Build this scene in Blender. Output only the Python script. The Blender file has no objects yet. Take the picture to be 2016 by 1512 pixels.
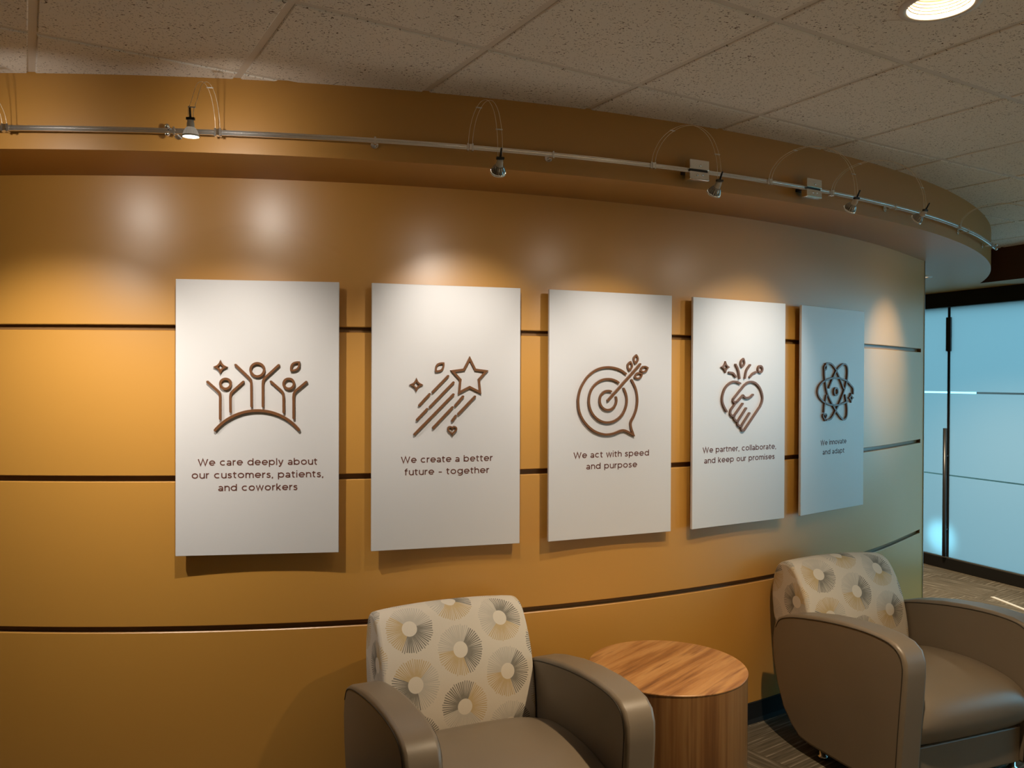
import bpy, bmesh, math, random
from math import sin, cos, pi, tan, atan2, sqrt, radians
from mathutils import Vector, Matrix

scene = bpy.context.scene
col = scene.collection

# ------------------------------------------------------------------ camera
EYE = 1.67
PITCH, ROLL, FPX = -0.007, 0.004, 1598.0
cd = bpy.data.cameras.new('camera')
cd.sensor_width = 36.0
cd.lens = FPX / 2016.0 * 36.0
cd.clip_start = 0.05
cam = bpy.data.objects.new('camera', cd)
col.objects.link(cam)
F = Vector((0, cos(PITCH), sin(PITCH)))
U0 = Vector((0, -sin(PITCH), cos(PITCH)))
R0 = Vector((1, 0, 0))
RT = R0 * cos(ROLL) + U0 * sin(ROLL)
UP = U0 * cos(ROLL) - R0 * sin(ROLL)
cam.matrix_world = Matrix(((RT.x, UP.x, -F.x, 0), (RT.y, UP.y, -F.y, 0), (RT.z, UP.z, -F.z, EYE), (0, 0, 0, 1)))
scene.camera = cam

# ------------------------------------------------------------------ view and world
vs = scene.view_settings
vs.view_transform = 'Standard'
vs.look = 'None'
vs.gamma = 1.0
vs.use_curve_mapping = False
vs.exposure = 0.0
scene.cycles.max_bounces = 8
scene.cycles.diffuse_bounces = 5
scene.cycles.caustics_refractive = False
scene.cycles.caustics_reflective = False
scene.cycles.sample_clamp_indirect = 6.0

SKY_COLOR, SKY_STRENGTH = (0.27, 0.67, 0.89), 4.3          # daylight beyond the frosted glass
SPOT_COLOR = (1.0, 0.92, 0.83)
CAN_COLOR = (1.0, 0.77, 0.51)
CAN_POWER = 110.0

world = bpy.data.worlds.new('daylight')
scene.world = world
world.use_nodes = True
wbg = world.node_tree.nodes['Background']
wbg.inputs[0].default_value = (*SKY_COLOR, 1)
wbg.inputs[1].default_value = SKY_STRENGTH

def aim(o, direction):
    o.rotation_euler = Vector(direction).to_track_quat('-Z', 'Y').to_euler()

def spot_light(name, loc, direction, power, angle, blend, size, color, parent=None):
    l = bpy.data.lights.new(name, 'SPOT')
    l.energy = power; l.spot_size = radians(angle); l.spot_blend = blend
    l.shadow_soft_size = size; l.color = color
    o = bpy.data.objects.new(name, l)
    o.location = loc
    aim(o, direction)
    col.objects.link(o)
    return o

def point_light(name, loc, power, size, color):
    l = bpy.data.lights.new(name, 'POINT')
    l.energy = power; l.shadow_soft_size = size; l.color = color
    o = bpy.data.objects.new(name, l)
    o.location = loc
    col.objects.link(o)
    return o

# ------------------------------------------------------------------ plan of the place
CX, CY = -1.706, 8.596            # centre of the curved wall and soffit
R_WALL, R_SOFFIT = 5.473, 5.832
Z_SOFFIT, Z_CEIL = 2.443, 2.700
GROOVES = (0.692, 1.276, 1.860)
PHI0 = -0.52

def arc_pt(phi, r):
    return Vector((CX + r * sin(phi), CY - r * cos(phi)))

PHI_STRAIGHT = math.asin((2.35 - CX) / R_WALL)
GLASS_P = Vector((4.13, 6.53))
GLASS_D = Vector((-0.38, 0.925)).normalized()     # towards the far end
GLASS_N = Vector((-GLASS_D.y, GLASS_D.x))         # towards the room
if GLASS_N.x > 0: GLASS_N = -GLASS_N
T_NEAR, T_FAR = -5.0, 4.6
def glass_pt(t, off=0.0):
    return GLASS_P + GLASS_D * t + GLASS_N * off

# ------------------------------------------------------------------ materials
def new_mat(name):
    m = bpy.data.materials.new(name)
    m.use_nodes = True
    return m, m.node_tree, m.node_tree.nodes['Principled BSDF']

def simple(name, color, rough=0.5, metal=0.0, spec=0.5, emit=None, estr=0.0, coat=0.0):
    m, nt, b = new_mat(name)
    b.inputs['Base Color'].default_value = (*color, 1)
    b.inputs['Roughness'].default_value = rough
    b.inputs['Metallic'].default_value = metal
    b.inputs['Specular IOR Level'].default_value = spec
    b.inputs['Coat Weight'].default_value = coat
    if emit:
        b.inputs['Emission Color'].default_value = (*emit, 1)
        b.inputs['Emission Strength'].default_value = estr
    return m

class NT:
    """small helper for building node graphs"""
    def __init__(self, nt): self.nt = nt
    def node(self, kind, **kw):
        n = self.nt.nodes.new(kind)
        for k, v in kw.items(): setattr(n, k, v)
        return n
    def link(self, a, b): self.nt.links.new(a, b)
    def _in(self, sock, v):
        if isinstance(v, (int, float)): sock.default_value = v
        elif isinstance(v, tuple): sock.default_value = v
        else: self.link(v, sock)
    def math(self, op, a, b=None, c=None, clamp=False):
        n = self.node('ShaderNodeMath', operation=op); n.use_clamp = clamp
        self._in(n.inputs[0], a)
        if b is not None: self._in(n.inputs[1], b)
        if c is not None: self._in(n.inputs[2], c)
        return n.outputs[0]
    def mix(self, fac, a, b):
        n = self.node('ShaderNodeMix', data_type='RGBA')
        self._in(n.inputs[0], fac); self._in(n.inputs[6], a); self._in(n.inputs[7], b)
        return n.outputs[2]
    def noise(self, vec, scale, detail=2.0, rough=0.5):
        n = self.node('ShaderNodeTexNoise'); n.inputs['Scale'].default_value = scale
        n.inputs['Detail'].default_value = detail; n.inputs['Roughness'].default_value = rough
        if vec is not None: self.link(vec, n.inputs['Vector'])
        return n.outputs[0]
    def coords(self, which='Object'): return self.node('ShaderNodeTexCoord').outputs[which]
    def mapping(self, vec, scale=(1, 1, 1), rot=(0, 0, 0), loc=(0, 0, 0)):
        n = self.node('ShaderNodeMapping'); self.link(vec, n.inputs[0])
        n.inputs[1].default_value = loc; n.inputs[2].default_value = rot; n.inputs[3].default_value = scale
        return n.outputs[0]
    def ramp(self, fac, stops):
        n = self.node('ShaderNodeValToRGB'); self.link(fac, n.inputs[0])
        e = n.color_ramp.elements
        while len(e) > 1: e.remove(e[-1])
        e[0].position = stops[0][0]; e[0].color = (*stops[0][1], 1)
        for p, c in stops[1:]:
            k = e.new(p); k.color = (*c, 1)
        return n.outputs[0]
    def bump(self, height, strength, dist, target):
        n = self.node('ShaderNodeBump'); n.inputs['Strength'].default_value = strength
        n.inputs['Distance'].default_value = dist
        self.link(height, n.inputs['Height']); self.link(n.outputs[0], target.inputs['Normal'])

def mat_wall():
    m, nt, b = new_mat('golden_lacquer'); g = NT(nt)
    c = g.noise(g.coords(), 1.3, 3)
    b.inputs['Roughness'].default_value = 0.37
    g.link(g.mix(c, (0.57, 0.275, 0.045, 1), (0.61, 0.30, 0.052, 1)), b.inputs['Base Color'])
    b.inputs['Specular IOR Level'].default_value = 0.9
    b.inputs['Coat Weight'].default_value = 0.5
    b.inputs['Coat Roughness'].default_value = 0.32
    g.bump(g.noise(g.coords(), 60, 2), 0.04, 0.002, b)
    return m

def mat_ceiling():
    m, nt, b = new_mat('fissured_ceiling_tile'); g = NT(nt)
    v = g.coords()
    n1 = g.noise(g.mapping(v, (95, 150, 1), (0, 0, 0.7)), 1.0, 2.5, 0.6)
    n2 = g.noise(g.mapping(v, (190, 130, 1), (0, 0, 2.1)), 1.0, 1.5, 0.5)
    big = g.noise(v, 9, 1)
    s1 = g.math('GREATER_THAN', g.math('ADD', n1, g.math('MULTIPLY', big, 0.10)), 0.70)
    s2 = g.math('GREATER_THAN', n2, 0.665)
    f = g.math('MAXIMUM', s1, g.math('MULTIPLY', s2, 0.55))
    tone = g.mix(g.noise(v, 2.0, 2), (0.80, 0.745, 0.66, 1), (0.86, 0.805, 0.72, 1))
    g.link(g.mix(f, tone, (0.15, 0.11, 0.075, 1)), b.inputs['Base Color'])
    b.inputs['Roughness'].default_value = 0.95
    b.inputs['Specular IOR Level'].default_value = 0.1
    return m

def mat_carpet():
    m, nt, b = new_mat('striped_carpet_tiles'); g = NT(nt)
    v = g.mapping(g.coords(), (1, 1, 1), (0, 0, -0.62))
    sep = g.node('ShaderNodeSeparateXYZ'); g.link(v, sep.inputs[0])
    T = 0.5
    ix = g.math('FLOOR', g.math('DIVIDE', sep.outputs[0], T)); iy = g.math('FLOOR', g.math('DIVIDE', sep.outputs[1], T))
    par = g.math('FLOORED_MODULO', g.math('ADD', ix, iy), 2.0)
    la = g.noise(g.mapping(v, (2.5, 75, 1)), 1.0, 3, 0.7)
    lb = g.noise(g.mapping(v, (75, 2.5, 1)), 1.0, 3, 0.7)
    mx = g.node('ShaderNodeMix'); g.link(par, mx.inputs[0]); g.link(la, mx.inputs[2]); g.link(lb, mx.inputs[3])
    c = g.ramp(mx.outputs[0], [(0.30, (0.055, 0.046, 0.032)), (0.50, (0.105, 0.088, 0.062)), (0.58, (0.135, 0.115, 0.085)), (0.66, (0.27, 0.235, 0.18))])
    g.link(c, b.inputs['Base Color'])
    b.inputs['Roughness'].default_value = 1.0
    b.inputs['Specular IOR Level'].default_value = 0.05
    g.bump(g.noise(g.coords(), 260, 2), 0.5, 0.004, b)
    return m

def mat_vinyl():
    m, nt, b = new_mat('taupe_vinyl'); g = NT(nt)
    v = g.coords()
    g.link(g.mix(g.noise(v, 5, 2), (0.165, 0.127, 0.084, 1), (0.195, 0.151, 0.104, 1)), b.inputs['Base Color'])
    b.inputs['Roughness'].default_value = 0.42
    b.inputs['Specular IOR Level'].default_value = 0.7
    g.bump(g.noise(v, 420, 2), 0.12, 0.001, b)
    return m

WOOD_A = 0.88
def mat_wood(name, vertical):
    m, nt, b = new_mat(name); g = NT(nt)
    side_shade = 0.62 if vertical else 1.0  # drum side darkened, its shade is put into the wood colour
    v = g.coords()
    if vertical: p = g.mapping(v, (13, 13, 0.7))
    else:
        v = g.mapping(v, (1, 1, 1), (0, 0, -WOOD_A))
        p = g.mapping(v, (1.6, 15, 15))
    n = g.noise(p, 1.0, 4, 0.6)
    fine = g.noise(g.mapping(v, (90, 90, 2) if vertical else (4, 140, 90), (0, 0, 0)), 1.0, 3)
    a = g.math('ADD', g.math('MULTIPLY', n, 0.8), g.math('MULTIPLY', fine, 0.2))
    c = g.ramp(a, [(p_, tuple(q * side_shade for q in c_)) for p_, c_ in ((0.30, (0.15, 0.055, 0.014)), (0.42, (0.30, 0.125, 0.034)), (0.50, (0.41, 0.19, 0.058)), (0.58, (0.49, 0.25, 0.085)), (0.68, (0.25, 0.10, 0.028)))])
    g.link(c, b.inputs['Base Color'])
    b.inputs['Roughness'].default_value = 0.38
    return m

def mat_starburst():
    m, nt, b = new_mat('starburst_fabric'); g = NT(nt)
    sep = g.node('ShaderNodeSeparateXYZ'); g.link(g.coords('UV'), sep.inputs[0])
    u, v = sep.outputs[0], sep.outputs[1]
    DX, DY, RAD, HOLE = 0.180, 0.193, 0.090, 0.028
    cu = g.math('DIVIDE', u, DX)
    ci = g.math('ROUND', cu)
    lx = g.math('MULTIPLY', g.math('SUBTRACT', cu, ci), DX)
    odd = g.math('FLOORED_MODULO', ci, 2.0)
    cv = g.math('ADD', g.math('DIVIDE', v, DY), g.math('MULTIPLY', odd, 0.5))
    cj = g.math('ROUND', cv)
    ly = g.math('MULTIPLY', g.math('SUBTRACT', cv, cj), DY)
    r = g.math('SQRT', g.math('ADD', g.math('MULTIPLY', lx, lx), g.math('MULTIPLY', ly, ly)))
    ang = g.math('ARCTAN2', ly, lx)
    cell = g.node('ShaderNodeCombineXYZ'); g.link(ci, cell.inputs[0]); g.link(cj, cell.inputs[1])
    wn = g.node('ShaderNodeTexWhiteNoise', noise_dimensions='2D'); g.link(cell.outputs[0], wn.inputs['Vector'])
    turn = g.math('MULTIPLY', g.math('FLOOR', g.math('MULTIPLY', wn.outputs[0], 8.0)), pi / 4)
    sec = g.math('FLOORED_MODULO', g.math('DIVIDE', g.math('ADD', ang, turn), 2 * pi), 1.0)
    # three sectors of a burst: gold, charcoal, pale grey
    colr = g.ramp(sec, [(0.0, (0.52, 0.38, 0.19)), (0.30, (0.235, 0.215, 0.175)), (0.66, (0.48, 0.44, 0.37))])
    for n_ in nt.nodes:
        if n_.type == 'VALTORGB': n_.color_ramp.interpolation = 'CONSTANT'
    vis = g.ramp(sec, [(0.0, (0.9, 0.9, 0.9)), (0.30, (1.0, 1.0, 1.0)), (0.66, (0.8, 0.8, 0.8))])
    for n_ in nt.nodes:
        if n_.type == 'VALTORGB': n_.color_ramp.interpolation = 'CONSTANT'
    NL = 62.0
    ph = g.math('MULTIPLY', ang, NL / (2 * pi))
    li = g.math('ROUND', ph)
    jit = g.node('ShaderNodeTexWhiteNoise', noise_dimensions='2D')
    cc = g.node('ShaderNodeCombineXYZ'); g.link(li, cc.inputs[0]); g.link(g.math('ADD', ci, g.math('MULTIPLY', cj, 7.3)), cc.inputs[1])
    g.link(cc.outputs[0], jit.inputs['Vector'])
    dl = g.math('MULTIPLY', g.math('ABSOLUTE', g.math('SUBTRACT', ph, li)), g.math('MULTIPLY', r, 2 * pi / NL))
    width = g.math('ADD', g.math('MULTIPLY', jit.outputs[0], 0.0012), 0.0014)
    line = g.math('LESS_THAN', dl, width)
    rmax = g.math('SUBTRACT', RAD, g.math('MULTIPLY', jit.outputs[0], 0.006))
    ring = g.math('MULTIPLY', g.math('GREATER_THAN', r, HOLE), g.math('LESS_THAN', r, rmax))
    f = g.math('MULTIPLY', g.math('MULTIPLY', line, ring), vis)
    base = (0.66, 0.59, 0.485, 1)
    c1 = g.mix(g.math('LESS_THAN', r, HOLE), base, (0.70, 0.63, 0.52, 1))
    c2 = g.mix(f, c1, colr)
    weave = g.noise(g.coords(), 320, 2)
    g.link(c2, b.inputs['Base Color'])
    b.inputs['Roughness'].default_value = 0.85
    b.inputs['Specular IOR Level'].default_value = 0.2
    g.bump(weave, 0.25, 0.001, b)
    return m

def mat_frosted():
    m = bpy.data.materials.new('frosted_glass'); m.use_nodes = True
    nt = m.node_tree; g = NT(nt)
    nt.nodes.remove(nt.nodes['Principled BSDF'])
    out = nt.nodes['Material Output']
    tr = g.node('ShaderNodeBsdfTranslucent'); tr.inputs[0].default_value = (0.34, 0.355, 0.35, 1)
    gl = g.node('ShaderNodeBsdfGlossy'); gl.inputs['Roughness'].default_value = 0.12
    df = g.node('ShaderNodeBsdfDiffuse'); df.inputs[0].default_value = (0.45, 0.50, 0.50, 1)
    m0 = g.node('ShaderNodeMixShader'); m0.inputs[0].default_value = 0.25
    g.link(tr.outputs[0], m0.inputs[1]); g.link(df.outputs[0], m0.inputs[2])
    m2 = g.node('ShaderNodeMixShader'); m2.inputs[0].default_value = 0.05
    g.link(m0.outputs[0], m2.inputs[1]); g.link(gl.outputs[0], m2.inputs[2])
    g.link(m2.outputs[0], out.inputs[0])
    return m

def mat_clear():
    m = bpy.data.materials.new('clear_glass'); m.use_nodes = True
    nt = m.node_tree; g = NT(nt)
    nt.nodes.remove(nt.nodes['Principled BSDF'])
    out = nt.nodes['Material Output']
    tr = g.node('ShaderNodeBsdfTransparent'); tr.inputs[0].default_value = (0.62, 0.74, 0.76, 1)
    gl = g.node('ShaderNodeBsdfGlossy'); gl.inputs['Roughness'].default_value = 0.02
    mx = g.node('ShaderNodeMixShader'); mx.inputs[0].default_value = 0.06
    g.link(tr.outputs[0], mx.inputs[1]); g.link(gl.outputs[0], mx.inputs[2])
    g.link(mx.outputs[0], out.inputs[0])
    return m

M_WALL = mat_wall()
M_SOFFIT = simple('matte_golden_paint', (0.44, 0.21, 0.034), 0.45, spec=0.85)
M_GROOVE = simple('groove_bronze', (0.24, 0.12, 0.04), 0.30)
M_CEIL = mat_ceiling()
M_TBAR = simple('ceiling_grid_paint', (0.66, 0.60, 0.52), 0.55)
M_CARPET = mat_carpet()
M_VINYL = mat_vinyl()
M_PIPING = simple('dark_taupe_piping', (0.035, 0.027, 0.018), 0.6)
M_WOOD_TOP = mat_wood('walnut_top', False)
M_WOOD_SIDE = mat_wood('walnut_side_shaded', True)
M_BURST = mat_starburst()
M_FROST = mat_frosted()
M_CLEAR = mat_clear()
M_BLACK = simple('black_metal', (0.010, 0.009, 0.008), 0.45)
M_BASE = simple('black_rubber_base', (0.010, 0.010, 0.009), 0.8, spec=0.2)
M_BROWN = simple('dark_brown_paint', (0.085, 0.030, 0.012), 0.6)
M_OFFWALL = simple('tan_wall_paint', (0.42, 0.33, 0.22), 0.8)
M_DIMWALL = simple('brown_wall_paint', (0.16, 0.115, 0.07), 0.8)
M_BOUNCE_FLOOR = simple('pale_bounce_floor', (0.62, 0.57, 0.49), 0.5)
M_PALEWALL = simple('pale_wall_paint', (0.42, 0.385, 0.335), 0.8)
M_BOARD = simple('satin_white_board', (0.71, 0.695, 0.675), 0.38, spec=0.85)
M_EMBLEM = simple('copper_brown_emblem', (0.185, 0.078, 0.030), 0.36, spec=0.5)
M_INK = simple('brown_ink', (0.150, 0.055, 0.038), 0.5)
M_CHROME = simple('satin_chrome', (0.78, 0.77, 0.75), 0.22, metal=1.0)
M_MIRROR = simple('polished_chrome', (0.85, 0.84, 0.82), 0.07, metal=1.0)
M_WIRE = simple('clear_coated_wire', (0.80, 0.68, 0.50), 0.35, metal=0.3)
M_LIT_BODY = simple('glowing_lamp_back', (0.55, 0.50, 0.44), 0.45, emit=(1.0, 0.88, 0.72), estr=0.16)
M_CERAMIC = simple('white_ceramic', (0.62, 0.57, 0.49), 0.5)
M_REFLECTOR = simple('dichroic_reflector', (0.30, 0.28, 0.25), 0.15, metal=0.6)
M_RIM = simple('glass_rim', (0.70, 0.68, 0.62), 0.15, metal=0.4)
M_LIT = simple('lit_lamp_lens', (0.9, 0.85, 0.8), 0.3, emit=(1.0, 0.93, 0.82), estr=14.0)
M_DULL = simple('unlit_lamp_lens', (0.5, 0.48, 0.44), 0.15)
M_LEVER = simple('black_plastic', (0.012, 0.011, 0.010), 0.4)
M_TRIM_WHITE = simple('cream_trim_ring', (0.66, 0.60, 0.52), 0.4)
M_BAFFLE = simple('cream_baffle', (0.86, 0.78, 0.62), 0.5)
M_CANLAMP = simple('lit_can_lamp', (0.9, 0.85, 0.7), 0.4, emit=(1.0, 0.80, 0.52), estr=10.0)
M_CANLENS = simple('lit_can_lens', (0.8, 0.6, 0.4), 0.4, emit=(1.0, 0.62, 0.30), estr=0.5)
M_DARKSTEEL = simple('dark_steel', (0.10, 0.10, 0.10), 0.35, metal=0.8)
M_STRIP = simple('beige_light_streak', (0.62, 0.56, 0.46), 0.45)
M_STEEL = simple('brushed_steel', (0.50, 0.50, 0.49), 0.3, metal=1.0)

# ------------------------------------------------------------------ mesh helpers
def link_mesh(name, bm, mats, parent=None, smooth=False, loc=None, rotz=None):
    me = bpy.data.meshes.new(name)
    bm.normal_update()
    bm.to_mesh(me); bm.free()
    if not isinstance(mats, (list, tuple)): mats = [mats]
    for m in mats: me.materials.append(m)
    if smooth:
        for p in me.polygons: p.use_smooth = True
    o = bpy.data.objects.new(name, me)
    col.objects.link(o)
    if parent is not None: o.parent = parent
    if loc is not None: o.location = loc
    if rotz is not None: o.rotation_euler = (0, 0, rotz)
    return o

def bevel(o, width, segs=2, angle=35):
    md = o.modifiers.new('bevel', 'BEVEL'); md.width = width; md.segments = segs
    md.limit_method = 'ANGLE'; md.angle_limit = radians(angle)
    md.harden_normals = False
    return o

def smooth_by_angle(o, deg=35):
    me = o.data
    for p in me.polygons: p.use_smooth = True
    bm = bmesh.new(); bm.from_mesh(me)
    for e in bm.edges:
        if len(e.link_faces) == 2 and e.calc_face_angle(0) > radians(deg): e.smooth = False
    bm.to_mesh(me); bm.free()
    return o

def empty(name, loc, rotz=0.0):
    o = bpy.data.objects.new(name, None)
    o.empty_display_size = 0.1
    o.location = loc; o.rotation_euler = (0, 0, rotz)
    col.objects.link(o)
    return o

def tag(o, label=None, cat=None, group=None, kind=None):
    if label: o['label'] = label
    if cat: o['category'] = cat
    if group: o['group'] = group
    if kind: o['kind'] = kind
    return o

def add_box(bm, x0, x1, y0, y1, z0, z1, mi=0):
    v = [bm.verts.new((x, y, z)) for z in (z0, z1) for y in (y0, y1) for x in (x0, x1)]
    fs = [(0, 2, 3, 1), (4, 5, 7, 6), (0, 1, 5, 4), (2, 6, 7, 3), (0, 4, 6, 2), (1, 3, 7, 5)]
    for f in fs:
        q = bm.faces.new([v[i] for i in f]); q.material_index = mi
    return v

def add_obox(bm, c, ax, ay, az, hx, hy, hz, mi=0):
    """box about centre c with half sizes along three unit axes"""
    c = Vector(c); ax = Vector(ax); ay = Vector(ay); az = Vector(az)
    v = [bm.verts.new(c + ax * (sx * hx) + ay * (sy * hy) + az * (sz * hz)) for sz in (-1, 1) for sy in (-1, 1) for sx in (-1, 1)]
    for f in [(0, 2, 3, 1), (4, 5, 7, 6), (0, 1, 5, 4), (2, 6, 7, 3), (0, 4, 6, 2), (1, 3, 7, 5)]:
        q = bm.faces.new([v[i] for i in f]); q.material_index = mi
    bmesh.ops.recalc_face_normals(bm, faces=bm.faces[:])

def add_tube(bm, pts, r, n=8, mi=0, caps=True):
    pts = [Vector(p) for p in pts]
    prev = None; up = None
    rings = []
    for i, p in enumerate(pts):
        t = (pts[min(i + 1, len(pts) - 1)] - pts[max(i - 1, 0)]).normalized()
        if up is None:
            up = Vector((0, 0, 1)) if abs(t.z) < 0.9 else Vector((1, 0, 0))
        s = t.cross(up).normalized(); up = s.cross(t).normalized()
        rr = r[i] if isinstance(r, (list, tuple)) else r
        rings.append([bm.verts.new(p + (s * cos(2 * pi * k / n) + up * sin(2 * pi * k / n)) * rr) for k in range(n)])
    for a, b in zip(rings, rings[1:]):
        for k in range(n):
            f = bm.faces.new((a[k], a[(k + 1) % n], b[(k + 1) % n], b[k])); f.material_index = mi; f.smooth = True
    if caps:
        bm.faces.new(rings[0][::-1]).material_index = mi
        bm.faces.new(rings[-1]).material_index = mi

def add_lathe(bm, prof, n=32, mi=0, axis_from=(0, 0, 0), axis=(0, 0, 1), smooth=True):
    """revolve (radius, height) pairs about an axis"""
    a = Vector(axis).normalized(); o = Vector(axis_from)
    s = a.orthogonal().normalized(); t = a.cross(s)
    rings = []
    for r, h in prof:
        if r < 1e-6: rings.append([bm.verts.new(o + a * h)])
        else: rings.append([bm.verts.new(o + a * h + (s * cos(2 * pi * k / n) + t * sin(2 * pi * k / n)) * r) for k in range(n)])
    for A, B in zip(rings, rings[1:]):
        for k in range(n):
            va = [A[k % len(A)], A[(k + 1) % n % len(A)], B[(k + 1) % n % len(B)], B[k % len(B)]]
            vv = []
            for q in va:
                if q not in vv: vv.append(q)
            if len(vv) >= 3:
                f = bm.faces.new(vv); f.material_index = mi; f.smooth = smooth

def prism(bm, poly, x0, x1, mi=0, nx=1):
    """closed (y, z) outline extruded along x"""
    xs = [x0 + (x1 - x0) * i / nx for i in range(nx + 1)]
    rows = [[bm.verts.new((x, y, z)) for y, z in poly] for x in xs]
    n = len(poly)
    for a, b in zip(rows, rows[1:]):
        for k in range(n):
            bm.faces.new((a[k], a[(k + 1) % n], b[(k + 1) % n], b[k])).material_index = mi
    bm.faces.new(rows[0][::-1]).material_index = mi
    bm.faces.new(rows[-1]).material_index = mi
    bmesh.ops.recalc_face_normals(bm, faces=bm.faces[:])

def catmull(pts, sub=6, closed=False):
    P = [Vector(p) for p in pts]; n = len(P); out = []
    rng = range(n) if closed else range(n - 1)
    for i in rng:
        if closed: p0, p1, p2, p3 = P[(i - 1) % n], P[i], P[(i + 1) % n], P[(i + 2) % n]
        else:
            p1, p2 = P[i], P[i + 1]
            p0 = P[i - 1] if i > 0 else p1 * 2 - p2
            p3 = P[i + 2] if i + 2 < n else p2 * 2 - p1
        for k in range(sub):
            t = k / sub
            out.append(0.5 * ((2 * p1) + (p2 - p0) * t + (2 * p0 - 5 * p1 + 4 * p2 - p3) * t * t + (3 * p1 - p0 - 3 * p2 + p3) * t ** 3))
    if not closed: out.append(P[-1])
    return out

def add_ribbon(bm, pts, w, y_back, y_front, closed=False, cap='round', mi=0, ncap=6):
    """flat stroke of width w along a 2-D line in the x-z plane, standing from y_back out to y_front"""
    P = [Vector((p[0], p[1])) for p in pts]
    if not closed:
        Q = [P[0]]
        for p in P[1:]:
            if (p - Q[-1]).length > 1e-6: Q.append(p)
        P = Q
    n = len(P); h = w / 2
    L, Rr = [], []
    for i in range(n):
        if closed: a, b, c = P[(i - 1) % n], P[i], P[(i + 1) % n]
        else: a, b, c = P[max(i - 1, 0)], P[i], P[min(i + 1, n - 1)]
        d1 = (b - a).normalized() if (b - a).length > 1e-9 else (c - b).normalized()
        d2 = (c - b).normalized() if (c - b).length > 1e-9 else d1
        n1 = Vector((-d1.y, d1.x)); n2 = Vector((-d2.y, d2.x))
        nn = n1 + n2
        nn = nn.normalized() if nn.length > 1e-6 else n1
        k = min(1 / max(nn.dot(n1), 0.25), 2.2)
        L.append(b + nn * h * k); Rr.append(b - nn * h * k)
    if closed:
        lf = [bm.verts.new((p.x, y_front, p.y)) for p in L]; rf = [bm.verts.new((p.x, y_front, p.y)) for p in Rr]
        lb = [bm.verts.new((p.x, y_back, p.y)) for p in L]; rb = [bm.verts.new((p.x, y_back, p.y)) for p in Rr]
        for i in range(n):
            j = (i + 1) % n
            for f in ((lf[i], lf[j], rf[j], rf[i]), (lb[i], rb[i], rb[j], lb[j]), (lf[i], lb[i], lb[j], lf[j]), (rf[i], rf[j], rb[j], rb[i])):
                bm.faces.new(f).material_index = mi
    else:
        loop = list(L)
        if cap == 'round':
            def fan(c, frm, sgn):
                v = frm - c; out = []
                for k in range(1, ncap):
                    a = -pi * k / ncap * sgn
                    out.append(c + Vector((v.x * cos(a) - v.y * sin(a), v.x * sin(a) + v.y * cos(a))))
                return out
            loop += fan(P[-1], L[-1], 1)
            loop += Rr[::-1]
            loop += fan(P[0], Rr[0], 1)
            m0 = ncap - 1
        else:
            loop += Rr[::-1]; m0 = 0
        fr = [bm.verts.new((p.x, y_front, p.y)) for p in loop]; bk = [bm.verts.new((p.x, y_back, p.y)) for p in loop]
        N = len(loop)
        for i in range(N):
            j = (i + 1) % N
            bm.faces.new((fr[i], fr[j], bk[j], bk[i])).material_index = mi
        # strip faces between the two sides, fans at the caps
        il = list(range(n)); ir = [n + m0 + (n - 1 - i) for i in range(n)]
        for i in range(n - 1):
            bm.faces.new((fr[il[i]], fr[il[i + 1]], fr[ir[i + 1]], fr[ir[i]])).material_index = mi
            bm.faces.new((bk[il[i]], bk[ir[i]], bk[ir[i + 1]], bk[il[i + 1]])).material_index = mi
        if m0:
            e = [fr[n - 1 + k] for k in range(m0 + 2)]; bm.faces.new(e).material_index = mi
            e = [bk[n - 1 + k] for k in range(m0 + 2)]; bm.faces.new(e[::-1]).material_index = mi
            e = [fr[(2 * n + m0 - 1 + k) % N] for k in range(m0 + 2)]; bm.faces.new(e).material_index = mi
            e = [bk[(2 * n + m0 - 1 + k) % N] for k in range(m0 + 2)]; bm.faces.new(e[::-1]).material_index = mi
    bmesh.ops.recalc_face_normals(bm, faces=bm.faces[:])

# ================================================================== the setting
def strip_mesh(bm, path, prof, mi=None, smooth=True):
    """path: list of (point2d, outward2d); prof: list of ((offset, z), (offset, z)) segments"""
    for si, (a, b) in enumerate(prof):
        ra = [bm.verts.new((p.x + n.x * a[0], p.y + n.y * a[0], a[1])) for p, n in path]
        rb = [bm.verts.new((p.x + n.x * b[0], p.y + n.y * b[0], b[1])) for p, n in path]
        for i in range(len(path) - 1):
            f = bm.faces.new((ra[i], ra[i + 1], rb[i + 1], rb[i]))
            f.material_index = mi[si] if mi else 0; f.smooth = smooth

def wall_path(r=R_WALL, n=110):
    out = []
    for i in range(n + 1):
        ph = PHI0 + (PHI_STRAIGHT - PHI0) * i / n
        out.append((arc_pt(ph, r), Vector((sin(ph), -cos(ph)))))
    return out
WP = wall_path()
S_T = Vector((cos(PHI_STRAIGHT), sin(PHI_STRAIGHT)))     # direction of the straight end
S_N = Vector((sin(PHI_STRAIGHT), -cos(PHI_STRAIGHT)))
S_0 = WP[-1][0]
S_LEN = (2.680 - S_0.x) / S_T.x
WALL_END = S_0 + S_T * S_LEN
G_END = S_0 + S_T * (S_LEN - 0.062)

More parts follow.
